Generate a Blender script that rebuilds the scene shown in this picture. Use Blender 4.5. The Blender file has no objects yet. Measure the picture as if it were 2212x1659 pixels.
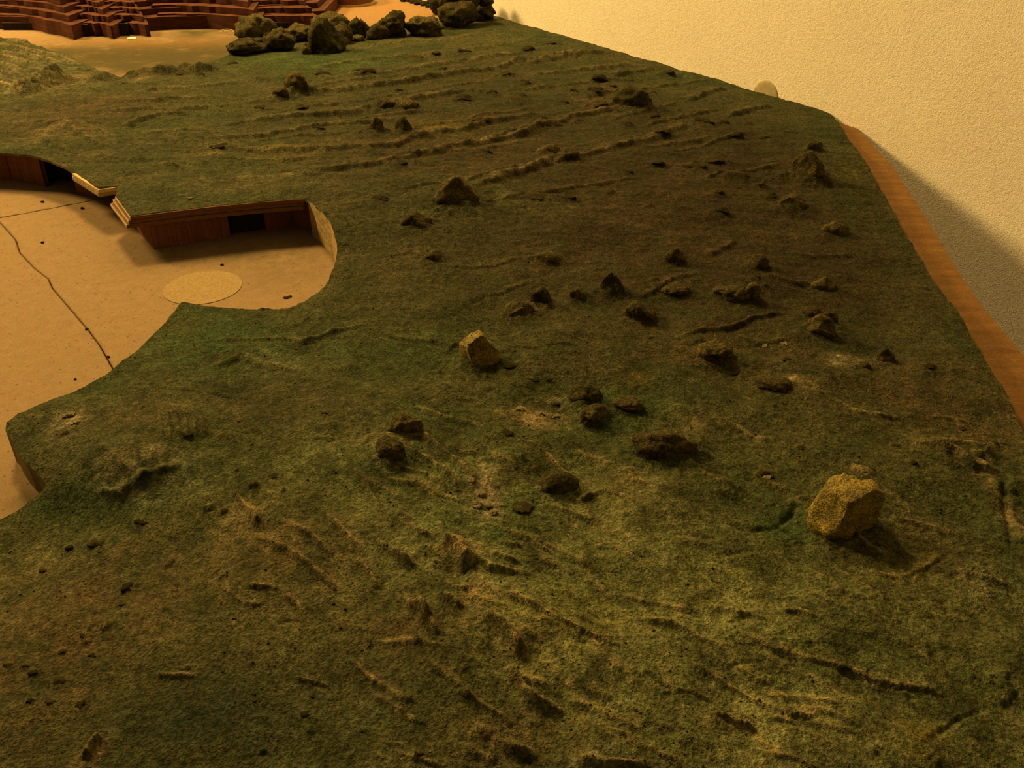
import bpy, bmesh, math, random
import numpy as np
from mathutils import Vector, noise as mnoise

# ------------------------------------------------------------------ camera
FPX, PITCH, CAMZ = 1995.0, math.radians(32.0), 0.55
scene = bpy.context.scene
C = scene.collection
cam_d = bpy.data.cameras.new('camera')
cam_d.sensor_fit = 'HORIZONTAL'; cam_d.sensor_width = 36.0
cam_d.lens = 36.0 * FPX / 2212.0
cam_d.clip_start = 0.02; cam_d.clip_end = 50
cam = bpy.data.objects.new('camera', cam_d); C.objects.link(cam)
cam.location = (0, 0, CAMZ); cam.rotation_euler = (math.pi / 2 - PITCH, 0, 0)
scene.camera = cam

# ------------------------------------------------------------------ world, lamp, exposure
w = bpy.data.worlds.new('room_light'); scene.world = w; w.use_nodes = True
bg = w.node_tree.nodes['Background']
bg.inputs[0].default_value = (1.0, 0.62, 0.22, 1); bg.inputs[1].default_value = 0.15
for nm, loc, energy, size in (('side_room_lamp', (-3.4, 2.9, 2.3), 850, 0.42), ('ceiling_lamp', (-1.5, 3.9, 3.4), 950, 0.4)):
    lamp_d = bpy.data.lights.new(nm, 'POINT')
    lamp_d.color = (1.0, 0.62, 0.185); lamp_d.energy = energy; lamp_d.shadow_soft_size = size
    lamp = bpy.data.objects.new(nm, lamp_d); C.objects.link(lamp)
    lamp.location = loc
vs = scene.view_settings
vs.view_transform = 'Standard'; vs.look = 'None'; vs.gamma = 1.0; vs.use_curve_mapping = False
vs.exposure = 0.0

# ------------------------------------------------------------------ helpers
def ray(u, v):
    dx = (u - 1106.0) / FPX; dy = -(v - 829.5) / FPX
    return np.array([dx, math.cos(PITCH) + dy * math.sin(PITCH), -math.sin(PITCH) + dy * math.cos(PITCH)])
def un(u, v, z=0.0):
    d = ray(u, v); t = (z - CAMZ) / d[2]
    return np.array([0, 0, CAMZ]) + t * d
def depth_at(x, y, z):
    return y * math.cos(PITCH) - (z - CAMZ) * math.sin(PITCH)

_rng = np.random.RandomState(7)
_perm = _rng.permutation(256); _perm = np.concatenate([_perm, _perm])
_ga = _rng.rand(256) * 2 * np.pi; _gx = np.cos(_ga); _gy = np.sin(_ga)
def pnoise(x, y, ox=0.0, oy=0.0):
    x = x + ox + 100.0; y = y + oy + 100.0
    xi = np.floor(x).astype(np.int64); yi = np.floor(y).astype(np.int64)
    xf = x - xi; yf = y - yi
    xi &= 255; yi &= 255
    u = xf * xf * xf * (xf * (xf * 6 - 15) + 10); v = yf * yf * yf * (yf * (yf * 6 - 15) + 10)
    x1 = (xi + 1) & 255; y1 = (yi + 1) & 255
    def g(a, b, fx, fy):
        h = _perm[_perm[a] + b]
        return _gx[h] * fx + _gy[h] * fy
    n00 = g(xi, yi, xf, yf); n10 = g(x1, yi, xf - 1, yf)
    n01 = g(xi, y1, xf, yf - 1); n11 = g(x1, y1, xf - 1, yf - 1)
    a = n00 + u * (n10 - n00); b = n01 + u * (n11 - n01)
    return (a + v * (b - a)) * 1.5
def fbm(x, y, oct=4, ox=0.0, gain=0.5):
    s = 0.0; a = 1.0; f = 1.0
    for k in range(oct):
        s = s + a * pnoise(x * f, y * f, ox + 17.3 * k, ox * 0.7 + 9.1 * k); a *= gain; f *= 2.03
    return s

def empty(name, loc=(0, 0, 0)):
    o = bpy.data.objects.new(name, None); C.objects.link(o); o.location = loc
    o.empty_display_size = 0.05
    return o
def tag(o, label, cat, group=None, kind=None):
    o['label'] = label
    if cat: o['category'] = cat
    if group: o['group'] = group
    if kind: o['kind'] = kind
    return o
def link(name, me, mat, parent=None, smooth=False):
    o = bpy.data.objects.new(name, me); C.objects.link(o)
    if mat is not None:
        me.materials.clear(); me.materials.append(mat)
    if parent is not None:
        o.parent = parent
        o.matrix_parent_inverse.identity()
        o.location = -Vector(parent.location) if not parent.parent else (0, 0, 0)
    if smooth:
        me.polygons.foreach_set('use_smooth', np.ones(len(me.polygons), dtype=bool))
    return o
def np_mesh(name, V, F, col=None, attrs=None):
    me = bpy.data.meshes.new(name)
    V = np.asarray(V, dtype=np.float32); F = np.asarray(F, dtype=np.int32); k = F.shape[1]
    me.vertices.add(len(V)); me.vertices.foreach_set('co', V.ravel())
    me.loops.add(F.size); me.loops.foreach_set('vertex_index', F.ravel())
    me.polygons.add(len(F))
    me.polygons.foreach_set('loop_start', np.arange(0, F.size, k, dtype=np.int32))
    me.polygons.foreach_set('loop_total', np.full(len(F), k, dtype=np.int32))
    if col is not None:
        a = me.color_attributes.new('paint', 'FLOAT_COLOR', 'POINT')
        a.data.foreach_set('color', np.asarray(col, dtype=np.float32).ravel())
    me.update(calc_edges=True); me.validate()
    return me
def prism_mesh(name, pts, z0, z1, bevel=0.0):
    """extruded plan polygon; pts is a list of (x, y) or (x, y, dz)"""
    bm = bmesh.new()
    a = sum(pts[i][0] * pts[(i + 1) % len(pts)][1] - pts[(i + 1) % len(pts)][0] * pts[i][1] for i in range(len(pts)))
    if a < 0: pts = pts[::-1]
    lo = [bm.verts.new((p[0], p[1], z0)) for p in pts]; hi = [bm.verts.new((p[0], p[1], z1)) for p in pts]
    bm.faces.new(hi); bm.faces.new(lo[::-1])
    for i in range(len(pts)):
        j = (i + 1) % len(pts)
        bm.faces.new((lo[i], lo[j], hi[j], hi[i]))
    if bevel:
        bmesh.ops.bevel(bm, geom=[e for e in bm.edges], offset=bevel, segments=1, affect='EDGES')
    me = bpy.data.meshes.new(name); bm.to_mesh(me); bm.free()
    return me
def panel_mesh(name, a, b, z0, z1, th, side=1.0, bevel=0.0004):
    """upright panel from plan point a to b, thickened to one side"""
    a = np.array(a[:2]); b = np.array(b[:2]); d = (b - a) / np.linalg.norm(b - a)
    n = np.array([-d[1], d[0]]) * side * th
    return prism_mesh(name, [tuple(a), tuple(b), tuple(b + n), tuple(a + n)], z0, z1, bevel)

# ------------------------------------------------------------------ materials
def nmat(name):
    m = bpy.data.materials.new(name); m.use_nodes = True
    nt = m.node_tree; b = nt.nodes['Principled BSDF']
    return m, nt, b
def N(nt, t, **kw):
    n = nt.nodes.new(t)
    for k, v in kw.items(): setattr(n, k, v)
    return n
def coords(nt, scale=(1, 1, 1), kind='Object'):
    tc = N(nt, 'ShaderNodeTexCoord'); mp = N(nt, 'ShaderNodeMapping')
    mp.inputs['Scale'].default_value = scale
    nt.links.new(tc.outputs[kind], mp.inputs[0])
    return mp.outputs[0]
def noise_n(nt, vec, scale, detail=4, rough=0.6):
    n = N(nt, 'ShaderNodeTexNoise')
    n.inputs['Scale'].default_value = scale; n.inputs['Detail'].default_value = detail; n.inputs['Roughness'].default_value = rough
    nt.links.new(vec, n.inputs['Vector'])
    return n.outputs['Fac']
def ramp(nt, fac, stops):
    r = N(nt, 'ShaderNodeValToRGB'); e = r.color_ramp.elements
    while len(e) < len(stops): e.new(0.5)
    for i, (p, c) in enumerate(stops):
        e[i].position = p; e[i].color = (c[0], c[1], c[2], 1) if len(c) == 3 else c
    nt.links.new(fac, r.inputs[0])
    return r.outputs[0]
def mul(nt, a, b, mode='MULTIPLY', fac=1.0):
    m = N(nt, 'ShaderNodeMix', data_type='RGBA', blend_type=mode)
    m.inputs[0].default_value = fac
    nt.links.new(a, m.inputs[6]); nt.links.new(b, m.inputs[7])
    return m.outputs[2]
def speckle(nt, vec, col, scale, amt):
    n = N(nt, 'ShaderNodeTexNoise'); n.inputs['Scale'].default_value = scale; n.inputs['Detail'].default_value = 2.0
    nt.links.new(vec, n.inputs['Vector'])
    return mul(nt, col, n.outputs['Color'], 'OVERLAY', amt)
def bump(nt, b, height, strength, dist):
    n = N(nt, 'ShaderNodeBump'); n.inputs['Strength'].default_value = strength; n.inputs['Distance'].default_value = dist
    nt.links.new(height, n.inputs['Height']); nt.links.new(n.outputs[0], b.inputs['Normal'])

def painted_material(name, from_attr=True, base=(0.1, 0.1, 0.03), grain=1.0, rough=0.9, spec=0.06):
    """plaster painted with spray colours; grainy sand in the paint"""
    m, nt, b = nmat(name)
    v = coords(nt)
    if from_attr:
        at = N(nt, 'ShaderNodeAttribute'); at.attribute_name = 'paint'; col = at.outputs['Color']
    else:
        rgb = N(nt, 'ShaderNodeRGB'); rgb.outputs[0].default_value = (*base, 1)
        n0 = noise_n(nt, v, 38, 4)
        col = mul(nt, rgb.outputs[0], ramp(nt, n0, [(0.3, (0.62, 0.66, 0.75)), (0.7, (1.4, 1.3, 1.2))]))
    n1 = noise_n(nt, v, 420, 3, 0.7)
    n2 = noise_n(nt, v, 130, 5, 0.65)
    col = mul(nt, col, ramp(nt, n1, [(0.33, (0.4, 0.4, 0.42)), (0.5, (1, 1, 1)), (0.68, (1.75, 1.68, 1.55))]))
    col = mul(nt, col, ramp(nt, n2, [(0.35, (0.6, 0.64, 0.62)), (0.65, (1.4, 1.34, 1.3))]))
    col = speckle(nt, v, col, 240, 0.22)
    nt.links.new(col, b.inputs['Base Color'])
    b.inputs['Roughness'].default_value = rough
    b.inputs['Specular IOR Level'].default_value = spec
    ad = N(nt, 'ShaderNodeMath', operation='ADD'); nt.links.new(n1, ad.inputs[0]); nt.links.new(n2, ad.inputs[1])
    bump(nt, b, ad.outputs[0], 0.8 * grain, 0.004)
    return m
M_TERRAIN = painted_material('painted_plaster_relief')
M_CLUMP = painted_material('painted_clump', False, (0.076, 0.066, 0.026))
M_ROCK = painted_material('olive_foam_rock', False, (0.056, 0.053, 0.021), 1.5)
M_ROCKL = painted_material('pale_olive_foam_rock', False, (0.095, 0.086, 0.034), 1.5)
M_ROCKD = painted_material('umber_lump', False, (0.060, 0.053, 0.022), 1.2)
M_OCHRE = painted_material('ochre_boulder', False, (0.20, 0.162, 0.024), 1.2, 0.5, 0.3)

def tan_material():
    m, nt, b = nmat('sandy_tan_board')
    v = coords(nt)
    at = N(nt, 'ShaderNodeAttribute'); at.attribute_name = 'paint'; col = at.outputs['Color']
    n1 = noise_n(nt, v, 700, 2, 0.6); n2 = noise_n(nt, v, 60, 5, 0.6)
    col = mul(nt, col, ramp(nt, n1, [(0.25, (0.8, 0.76, 0.7)), (0.5, (1, 1, 1)), (0.8, (1.18, 1.16, 1.1))]))
    col = mul(nt, col, ramp(nt, n2, [(0.3, (0.9, 0.9, 0.88)), (0.7, (1.08, 1.06, 1.06))]))
    vo = N(nt, 'ShaderNodeTexVoronoi'); vo.inputs['Scale'].default_value = 110; nt.links.new(v, vo.inputs['Vector'])
    col = mul(nt, col, ramp(nt, vo.outputs['Distance'], [(0.08, (0.5, 0.42, 0.34)), (0.16, (1, 1, 1))]))
    col = speckle(nt, v, col, 330, 0.35)
    nt.links.new(col, b.inputs['Base Color']); b.inputs['Roughness'].default_value = 0.85
    b.inputs['Specular IOR Level'].default_value = 0.08
    bump(nt, b, n1, 0.25, 0.001)
    return m
M_TAN = tan_material()

def grain_material(name, c0, c1, scale, rough=0.65, bstr=0.3):
    m, nt, b = nmat(name)
    v = coords(nt, scale)
    n1 = noise_n(nt, v, 1.0, 5, 0.65)
    v2 = coords(nt); n2 = noise_n(nt, v2, 300, 3, 0.7)
    col = ramp(nt, n1, [(0.3, c0), (0.7, c1)])
    col = mul(nt, col, ramp(nt, n2, [(0.3, (0.75, 0.74, 0.72)), (0.7, (1.2, 1.2, 1.2))]))
    nt.links.new(col, b.inputs['Base Color']); b.inputs['Roughness'].default_value = max(rough, 0.75)
    b.inputs['Specular IOR Level'].default_value = 0.08
    bump(nt, b, n1, bstr, 0.002)
    return m
M_TERRA = grain_material('terracotta_layers', (0.04, 0.014, 0.01), (0.105, 0.038, 0.021), (24, 24, 120))
M_TERRA2 = grain_material('terracotta_wall', (0.13, 0.05, 0.022), (0.22, 0.095, 0.042), (260, 260, 14), 0.6)
M_PLY = grain_material('pale_plywood_edge', (0.42, 0.32, 0.15), (0.6, 0.48, 0.26), (14, 14, 420))
M_PLY_SHADE = grain_material('shaded_plywood_edge', (0.10, 0.05, 0.025), (0.19, 0.095, 0.045), (14, 14, 420))  # darker copy of the plywood, shade put into the colour
M_CUT = grain_material('cut_board_edge', (0.24, 0.17, 0.075), (0.5, 0.39, 0.2), (60, 60, 190), 0.8)
M_CUTG = grain_material('painted_board_edge', (0.07, 0.06, 0.028), (0.16, 0.13, 0.06), (60, 60, 190), 0.8)
M_TABLE = grain_material('orange_wood_table', (0.115, 0.062, 0.021), (0.19, 0.1, 0.034), (9, 60, 9), 0.5)
M_DARK = grain_material('opening_shade_and_crumb', (0.018, 0.014, 0.012), (0.03, 0.024, 0.02), (40, 40, 40), 0.9)  # near-black: shade of openings as colour, shared with the crumbs
M_PALE = grain_material('pale_disc_card', (0.26, 0.19, 0.09), (0.3, 0.22, 0.105), (60, 60, 60), 0.7, 0.03)
M_PAPER = grain_material('white_paper', (0.62, 0.6, 0.5), (0.72, 0.7, 0.6), (80, 80, 80), 0.7, 0.05)
M_FLOOR = grain_material('floor_tiles', (0.22, 0.18, 0.13), (0.3, 0.25, 0.19), (3, 3, 3), 0.5)

def wall_material():
    m, nt, b = nmat('cream_plaster_wall')
    v = coords(nt)
    n1 = noise_n(nt, v, 170, 4, 0.7); n2 = noise_n(nt, v, 9, 4, 0.6); n3 = noise_n(nt, v, 520, 2, 0.6)
    col = ramp(nt, n2, [(0.3, (0.84, 0.80, 0.72)), (0.7, (0.90, 0.86, 0.78))])
    col = mul(nt, col, ramp(nt, n1, [(0.25, (0.86, 0.83, 0.78)), (0.5, (1, 1, 1)), (0.8, (1.06, 1.05, 1.05))]))
    col = mul(nt, col, ramp(nt, n3, [(0.25, (0.9, 0.86, 0.8)), (0.5, (1, 1, 1)), (0.8, (1.06, 1.05, 1.04))]))
    col = speckle(nt, v, col, 200, 0.3)
    nt.links.new(col, b.inputs['Base Color']); b.inputs['Roughness'].default_value = 0.85
    b.inputs['Specular IOR Level'].default_value = 0.15
    ad = N(nt, 'ShaderNodeMath', operation='ADD'); nt.links.new(n1, ad.inputs[0]); nt.links.new(n3, ad.inputs[1])
    bump(nt, b, ad.outputs[0], 0.45, 0.003)
    return m
M_WALL = wall_material()
def disc_material():
    m, nt, b = nmat('cloudy_plastic_disc')
    v = coords(nt); n = noise_n(nt, v, 90, 4)
    nt.links.new(ramp(nt, n, [(0.35, (0.34, 0.30, 0.18)), (0.65, (0.46, 0.40, 0.25))]), b.inputs['Base Color'])
    b.inputs['Roughness'].default_value = 0.7; b.inputs['Specular IOR Level'].default_value = 0.05
    return m
M_DISC = disc_material()

# ------------------------------------------------------------------ base height of the relief (smooth)
CP = [  # picture u, v and height over the tan plaza
 (282,462,.0580),(360,450,.0580),(450,440,.0580),(560,432,.0580),(655,426,.0580),(380,390,.0585),(560,385,.0590),(255,415,.0580),
 (668,432,.0575),(690,458,.0560),(714,485,.0540),(728,540,.0490),(712,600,.0440),(685,635,.0410),(630,668,.0380),(560,667,.0370),(490,665,.0370),(395,658,.0370),
 (350,705,.0370),(300,750,.0370),(245,797,.0370),(180,830,.0370),(100,868,.0370),(12,920,.0370),(14,940,.0350),(60,1000,.0330),(104,1048,.0290),
 (200,950,.0460),(300,1000,.0520),(420,980,.0470),(60,1090,.0080),(0,1125,.0060),(-150,1200,.0060),(150,1110,.0170),(250,1100,.0260),(300,1250,.0230),(150,1350,.0250),(480,1530,.0330),(100,1600,.0280),(-200,1500,.0230),
 (1000,600,.0480),(850,500,.0560),(1300,450,.0500),(1500,300,.0360),(1100,300,.0480),(900,200,.0360),(750,160,.0220),(640,125,.0080),(520,118,.0040),(900,80,.0080),
 (780,85,.0060),(1000,50,.0090),(1060,33,.0100),(1200,72,.0105),(1340,112,.0110),(1500,158,.0110),(1650,201,.0110),(1795,247,.0110),
 (1875,359,.0150),(1937,470,.0170),(2014,600,.0190),(2096,720,.0220),(2193,889,.0260),(2300,1080,.0340),(2300,1400,.0430),
 (1600,600,.0380),(1800,600,.0300),(1100,900,.0480),(1400,900,.0420),(1000,1200,.0500),(700,1000,.0480),(600,850,.0440),(800,700,.0440),
 (1500,1200,.0460),(1900,1100,.0420),(1200,1500,.0470),(1800,1500,.0470),(2200,1650,.0460),(800,1650,.0360),(1300,1800,.04),(600,1250,.0400),
 (250,172,.0250),(330,160,.0260),(420,150,.0200),(480,143,.0140),(150,250,.0480),(300,230,.0520),(0,320,.0560),(-150,320,.056),(100,345,.0560),(160,370,.0570),(215,405,.0580),
 (40,215,.0420),(0,150,.0520),(-150,140,.055),(0,90,.0300),(120,125,.0300),(200,152,.0250),(500,250,.0480),(-150,80,.03),
]
CPW = np.array([un(u, v, z) for u, v, z in CP])
def tps_fit(P, z, lam=2e-4):
    n = len(P); d = np.linalg.norm(P[:, None] - P[None], axis=2)
    K = np.where(d > 0, d * d * np.log(d + 1e-12), 0) + lam * np.eye(n)
    A = np.zeros((n + 3, n + 3)); A[:n, :n] = K; A[:n, n] = 1; A[:n, n + 1:] = P; A[n, :n] = 1; A[n + 1:, :n] = P.T
    return np.linalg.solve(A, np.concatenate([z, np.zeros(3)]))
CPP = CPW[:, :2]; CPC = tps_fit(CPP, CPW[:, 2])
def base_h(x, y):
    x = np.asarray(x, dtype=np.float64); y = np.asarray(y, dtype=np.float64)
    s = CPC[-3] + CPC[-2] * x + CPC[-1] * y
    for (px, py), c in zip(CPP, CPC[:-3]):
        r2 = (x - px) ** 2 + (y - py) ** 2
        s = s + c * 0.5 * r2 * np.log(r2 + 1e-14)
    return np.clip(s, 0.003, 0.075)
def gp(u, v, it=8):
    """point of the smooth relief seen at picture u, v"""
    z = 0.03
    for _ in range(it):
        p = un(u, v, z); z = 0.5 * z + 0.5 * float(base_h(p[0], p[1]))
    return un(u, v, z)
def mpp(p): return depth_at(*p) / FPX

# ------------------------------------------------------------------ strokes pressed into the plaster: (kind, width px, height px, points)
ST = []
def S(kind, wpx, hpx, *pts): ST.append((kind, wpx, hpx, pts))
# contour steps of the far slope
S('step',16,8,(500,231),(627,209),(816,187),(975,161),(1196,126),(1339,112))
S('step',14,6,(1100,147),(1245,120),(1330,114))
S('step',14,6,(1140,167),(1273,150),(1400,140))
S('step',12,6,(1317,167),(1425,147))
S('step',12,6,(1483,219),(1570,188)); S('step',12,7,(1566,253),(1671,225)); S('step',12,4,(1320,260),(1480,222))
S('step',16,7,(1100,300),(1226,257),(1353,232)); S('step',18,7,(1245,342),(1425,295),(1498,262))
S('step',18,7,(1000,410),(1100,382),(1208,342)); S('step',14,4,(1390,318),(1563,297))
S('step',16,7,(440,276),(500,269),(671,250),(785,237),(900,215),(1080,190))
S('step',14,6,(430,300),(500,297),(579,294),(665,275),(785,266),(900,258))
S('step',18,7,(410,325),(510,323),(703,326),(842,310),(943,291),(1196,237))
S('step',18,7,(600,362),(737,364),(816,357),(1006,313),(1196,278)); S('step',16,5,(1054,389),(1196,354),(1290,330))
S('step',14,5,(650,110),(779,97),(975,86),(1060,70)); S('step',14,5,(620,150),(800,132),(980,112),(1150,88))
S('step',14,5,(640,178),(850,155),(1000,135),(1180,105)); S('step',14,4,(450,345),(580,345),(700,342))
S('step',14,5,(470,385),(600,383),(700,375)); S('step',12,4,(900,335),(1050,318),(1180,300))
S('step',12,5,(220,224),(330,222),(480,207)); S('step',12,5,(230,240),(360,240),(500,226)); S('step',12,4,(290,198),(420,190),(520,180))
S('step',12,7,(268,278),(300,258),(345,250),(420,243)); S('step',10,4,(300,290),(420,285),(470,290))
S('step',12,5,(60,282),(130,266),(190,298),(232,326)); S('step',10,4,(80,300),(150,326),(190,345)); S('step',10,4,(150,266),(215,285),(250,300))
S('step',10,4,(20,262),(60,270),(110,262)); S('step',10,4,(340,352),(380,360)); S('groove',9,8,(384,356),(392,376),(402,400)); S('step',8,5,(330,430),(380,424),(420,420))
for pts in [((500,250),(690,228),(900,200),(1100,165)),((480,310),(640,300),(820,285),(1000,262),(1180,225)),((720,345),(900,335),(1100,290),(1280,255)),((1240,215),(1400,190),(1540,172)),
            ((1380,275),(1560,235)),((1450,330),(1620,290)),((1500,390),(1700,350)),((850,410),(1000,390),(1150,360)),((560,200),(760,178),(900,160)),((1000,445),(1200,410),(1400,380)),((1120,195),(1260,180),(1400,170)),((620,285),(760,262),(900,245),(1010,240))]:
    S('step',8,4,*pts)
# ribbed mound in the left back
for pts in [((-120,78),(0,87),(72,94),(145,106),(183,118),(212,140)),((-120,88),(0,99),(60,111),(133,125),(188,142)),((-120,99),(0,112),(48,120),(108,132),(145,142)),
            ((-120,111),(0,125),(72,140),(101,147)),((-120,126),(0,142),(60,156)),((-120,138),(0,154),(48,166),(72,168)),((-120,153),(0,171),(36,180),(63,190)),((-120,164),(0,183),(31,195),(51,207))]:
    S('rib',10,6.5,*pts)
S('ridge',22,12,(50,205),(95,180),(150,165)); S('ridge',16,8,(190,175),(260,163),(340,160)); S('ridge',14,8,(320,160),(430,152),(480,148))
# middle
S('step',14,4,(935,578),(1014,581),(1065,575),(1112,562),(1175,556)); S('groove',10,6,(1017,664),(1052,645)); S('step',12,4,(1052,645),(1150,607))
S('groove',12,8,(875,850),(929,831)); S('ridge',8,3,(1081,752),(1153,758),(1255,749)); S('step',12,4,(840,548),(890,545)); S('ridge',10,4,(880,540),(920,556))
S('ridge',8,5,(1455,727),(1585,705),(1705,673)); S('step',9,6,(1585,714),(1635,743),(1711,740)); S('step',12,6,(1528,550),(1553,540),(1590,516))
S('step',10,4,(461,738),(600,733),(680,742)); S('groove',8,4,(340,838),(461,849),(554,868)); S('groove',8,4,(270,834),(340,832))
S('step',14,5,(1380,648),(1460,600),(1520,590)); S('ridge',10,4,(1700,545),(1760,560),(1840,556)); S('ridge',9,4,(1640,600),(1720,615),(1800,620))
S('step',12,4,(820,720),(900,735),(985,745)); S('ridge',10,4,(640,745),(720,715),(800,700))
for k in range(6): S('ridge',9,5,(335+k*16,862+k*3),(345+k*18,905),(352+k*19,958-k*4))
S('ridge',16,5,(205,960),(270,1010),(340,1035)); S('ridge',18,5,(240,1070),(310,1030),(390,1000)); S('groove',18,10,(190,1035),(230,1020)); S('ridge',10,6,(215,1062),(270,1075))
S('step',16,5,(560,760),(600,790),(640,800)); S('ridge',20,5,(450,800),(520,770),(590,800))
# arcs combed into the near slope
S('ridge',11,8,(871,970),(928,995),(978,1039),(991,1065)); S('ridge',10,6,(852,1008),(915,1020),(969,1062)); S('ridge',11,8,(902,932),(960,982),(1000,1010),(1030,1040))
S('ridge',10,5,(840,1030),(900,1045),(950,1085)); S('ridge',10,5,(760,1010),(800,1060),(830,1110))
S('ridge',11,9,(1175,976),(1219,1014),(1251,1030)); S('ridge',9,5,(1120,985),(1165,1010)); S('ridge',10,6,(1140,955),(1180,985),(1200,1005))
for a in [(1073,1166,1127,1185),(1085,1140,1150,1170),(1060,1190,1120,1215),(1110,1120,1170,1150),(1150,1165,1190,1190),(1050,1225,1110,1240)]:
    S('ridge',9,7,(a[0],a[1]),((a[0]+a[2])/2,(a[1]+a[3])/2+3),(a[2],a[3]))
S('ridge',13,12,(800,1154),(845,1194),(895,1226)); S('ridge',15,10,(547,1164),(616,1189),(666,1224),(731,1274)); S('ridge',11,8,(765,1204),(795,1235),(815,1269))
S('ridge',13,9,(500,1060),(530,1100),(570,1150)); S('ridge',11,6,(600,1120),(660,1150),(720,1200)); S('ridge',11,6,(690,1100),(740,1150),(780,1190)); S('ridge',11,6,(850,1110),(900,1150),(940,1170))
S('ridge',30,22,(945,1180),(990,1190),(1025,1225)); S('groove',34,26,(890,1205),(960,1225),(1020,1248))
S('ridge',16,12,(905,1300),(925,1350)); S('ridge',16,12,(945,1290),(1000,1325)); S('groove',20,12,(915,1250),(925,1310)); S('ridge',14,10,(870,1290),(930,1340),(950,1385))
S('groove',30,14,(1000,1290),(1040,1360),(1080,1420)); S('groove',24,12,(880,1330),(930,1390))
S('ridge',20,18,(1044,1341),(1099,1385),(1142,1429)); S('ridge',14,12,(1093,1445),(1137,1495),(1186,1533)); S('ridge',12,8,(990,1500),(1060,1530),(1110,1560))
S('step',14,11,(1070,1275),(1088,1286),(1181,1336),(1263,1374),(1351,1401)); S('step',13,8,(1340,1275),(1416,1303),(1493,1330))
S('step',18,9,(1470,1420),(1482,1429),(1548,1462),(1619,1495),(1707,1538),(1811,1544)); S('step',20,10,(1581,1358),(1669,1401),(1740,1423),(1877,1462),(2014,1484),(2074,1511))
S('groove',14,13,(2000,1610),(2014,1599),(2074,1549),(2140,1516)); S('groove',14,10,(2170,1520),(2212,1484)); S('ridge',11,11,(1526,1538),(1570,1549),(1636,1571))
S('groove',14,8,(1767,1297),(1855,1303),(2014,1292),(2123,1311)); S('groove',13,6,(1548,1210),(1647,1193),(1767,1166)); S('groove',10,6,(1559,1445),(1658,1423)); S('groove',14,9,(1560,1350),(1620,1335),(1660,1325))
S('step',18,11,(746,1413),(785,1448),(835,1487),(880,1527)); S('ridge',7,5,(631,1465),(711,1480)); S('step',14,8,(520,1270),(547,1274),(601,1279),(641,1313),(660,1330)); S('step',12,6,(477,1269),(527,1308),(577,1308))
S('groove',11,6,(581,1368),(606,1348),(666,1338)); S('ridge',10,4,(330,1460),(430,1465)); S('groove',12,5,(460,1348),(510,1340)); S('groove',20,10,(150,1570),(190,1620))
S('ridge',18,14,(180,1640),(210,1600),(225,1590)); S('ridge',24,14,(1020,1570),(1080,1610),(1160,1640)); S('ridge',22,14,(1230,1640),(1310,1655),(1400,1650)); S('ridge',16,9,(1000,1610),(1070,1650))
S('groove',16,15,(1547,1124),(1622,1149),(1671,1136),(1712,1099),(1720,1074)); S('groove',12,8,(1670,1048),(1712,1062),(1745,1062)); S('groove',12,8,(1680,1170),(1760,1155),(1790,1162))
S('step',22,18,(1960,945),(1980,955),(2063,984),(2104,1008),(2170,1021)); S('groove',16,18,(2170,1021),(2178,1091),(2186,1173),(2215,1205)); S('groove',10,8,(2170,1055),(2212,1062)); S('ridge',26,10,(2010,950),(2100,965),(2160,990))
S('step',16,8,(1540,900),(1600,930),(1680,965)); S('step',14,6,(1780,860),(1850,890),(1960,900)); S('step',12,6,(2000,900),(2080,910),(2160,930)); S('groove',12,8,(1480,1010),(1560,1020),(1600,1035))
S('step',14,6,(1850,1230),(1950,1240),(2060,1180)); S('step',14,6,(2060,1190),(2080,1250),(2140,1300)); S('ridge',14,5,(1920,1110),(2000,1130),(2080,1160)); S('step',14,5,(1640,1540),(1760,1560),(1900,1600))
S('groove',12,6,(960,890),(1030,885)); S('ridge',12,5,(900,880),(980,905),(1060,930)); S('step',16,6,(1250,1180),(1270,1250),(1330,1290)); S('ridge',12,6,(1350,1330),(1450,1350),(1540,1400)); S('ridge',12,5,(1240,1080),(1300,1060),(1380,1090))

_sr = random.Random(31)
for _ in range(70):   # short strokes of the spreading knife on the near slope
    u0 = _sr.uniform(760, 2120); v0 = _sr.uniform(960, 1630); L_ = _sr.uniform(50, 190); a_ = math.radians(_sr.gauss(27, 10)); bend = _sr.uniform(-14, 14)
    S(_sr.choice(['ridge', 'step', 'ridge']), _sr.uniform(9, 18), _sr.uniform(3, 6.5), (u0, v0), (u0 + 0.5 * L_ * math.cos(a_) - bend * 0.4, v0 + 0.5 * L_ * math.sin(a_) + bend), (u0 + L_ * math.cos(a_), v0 + L_ * math.sin(a_)))
STW = []
for kind, wpx, hpx, pts in ST:
    P = [gp(u, v) for u, v in pts]
    m = float(np.mean([mpp(p) for p in P]))
    far = np.mean([p[1] for p in P])
    stretch = 1.0 + 0.55 * max(0.0, far - 0.6)
    STW.append((kind, wpx * m * stretch, hpx * m * {'ridge': 2.1, 'step': 1.1, 'groove': 0.55, 'rib': 1.0}[kind] * (1.0 if far < 1.2 else 1.15), np.array([p[:2] for p in P])))

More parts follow.
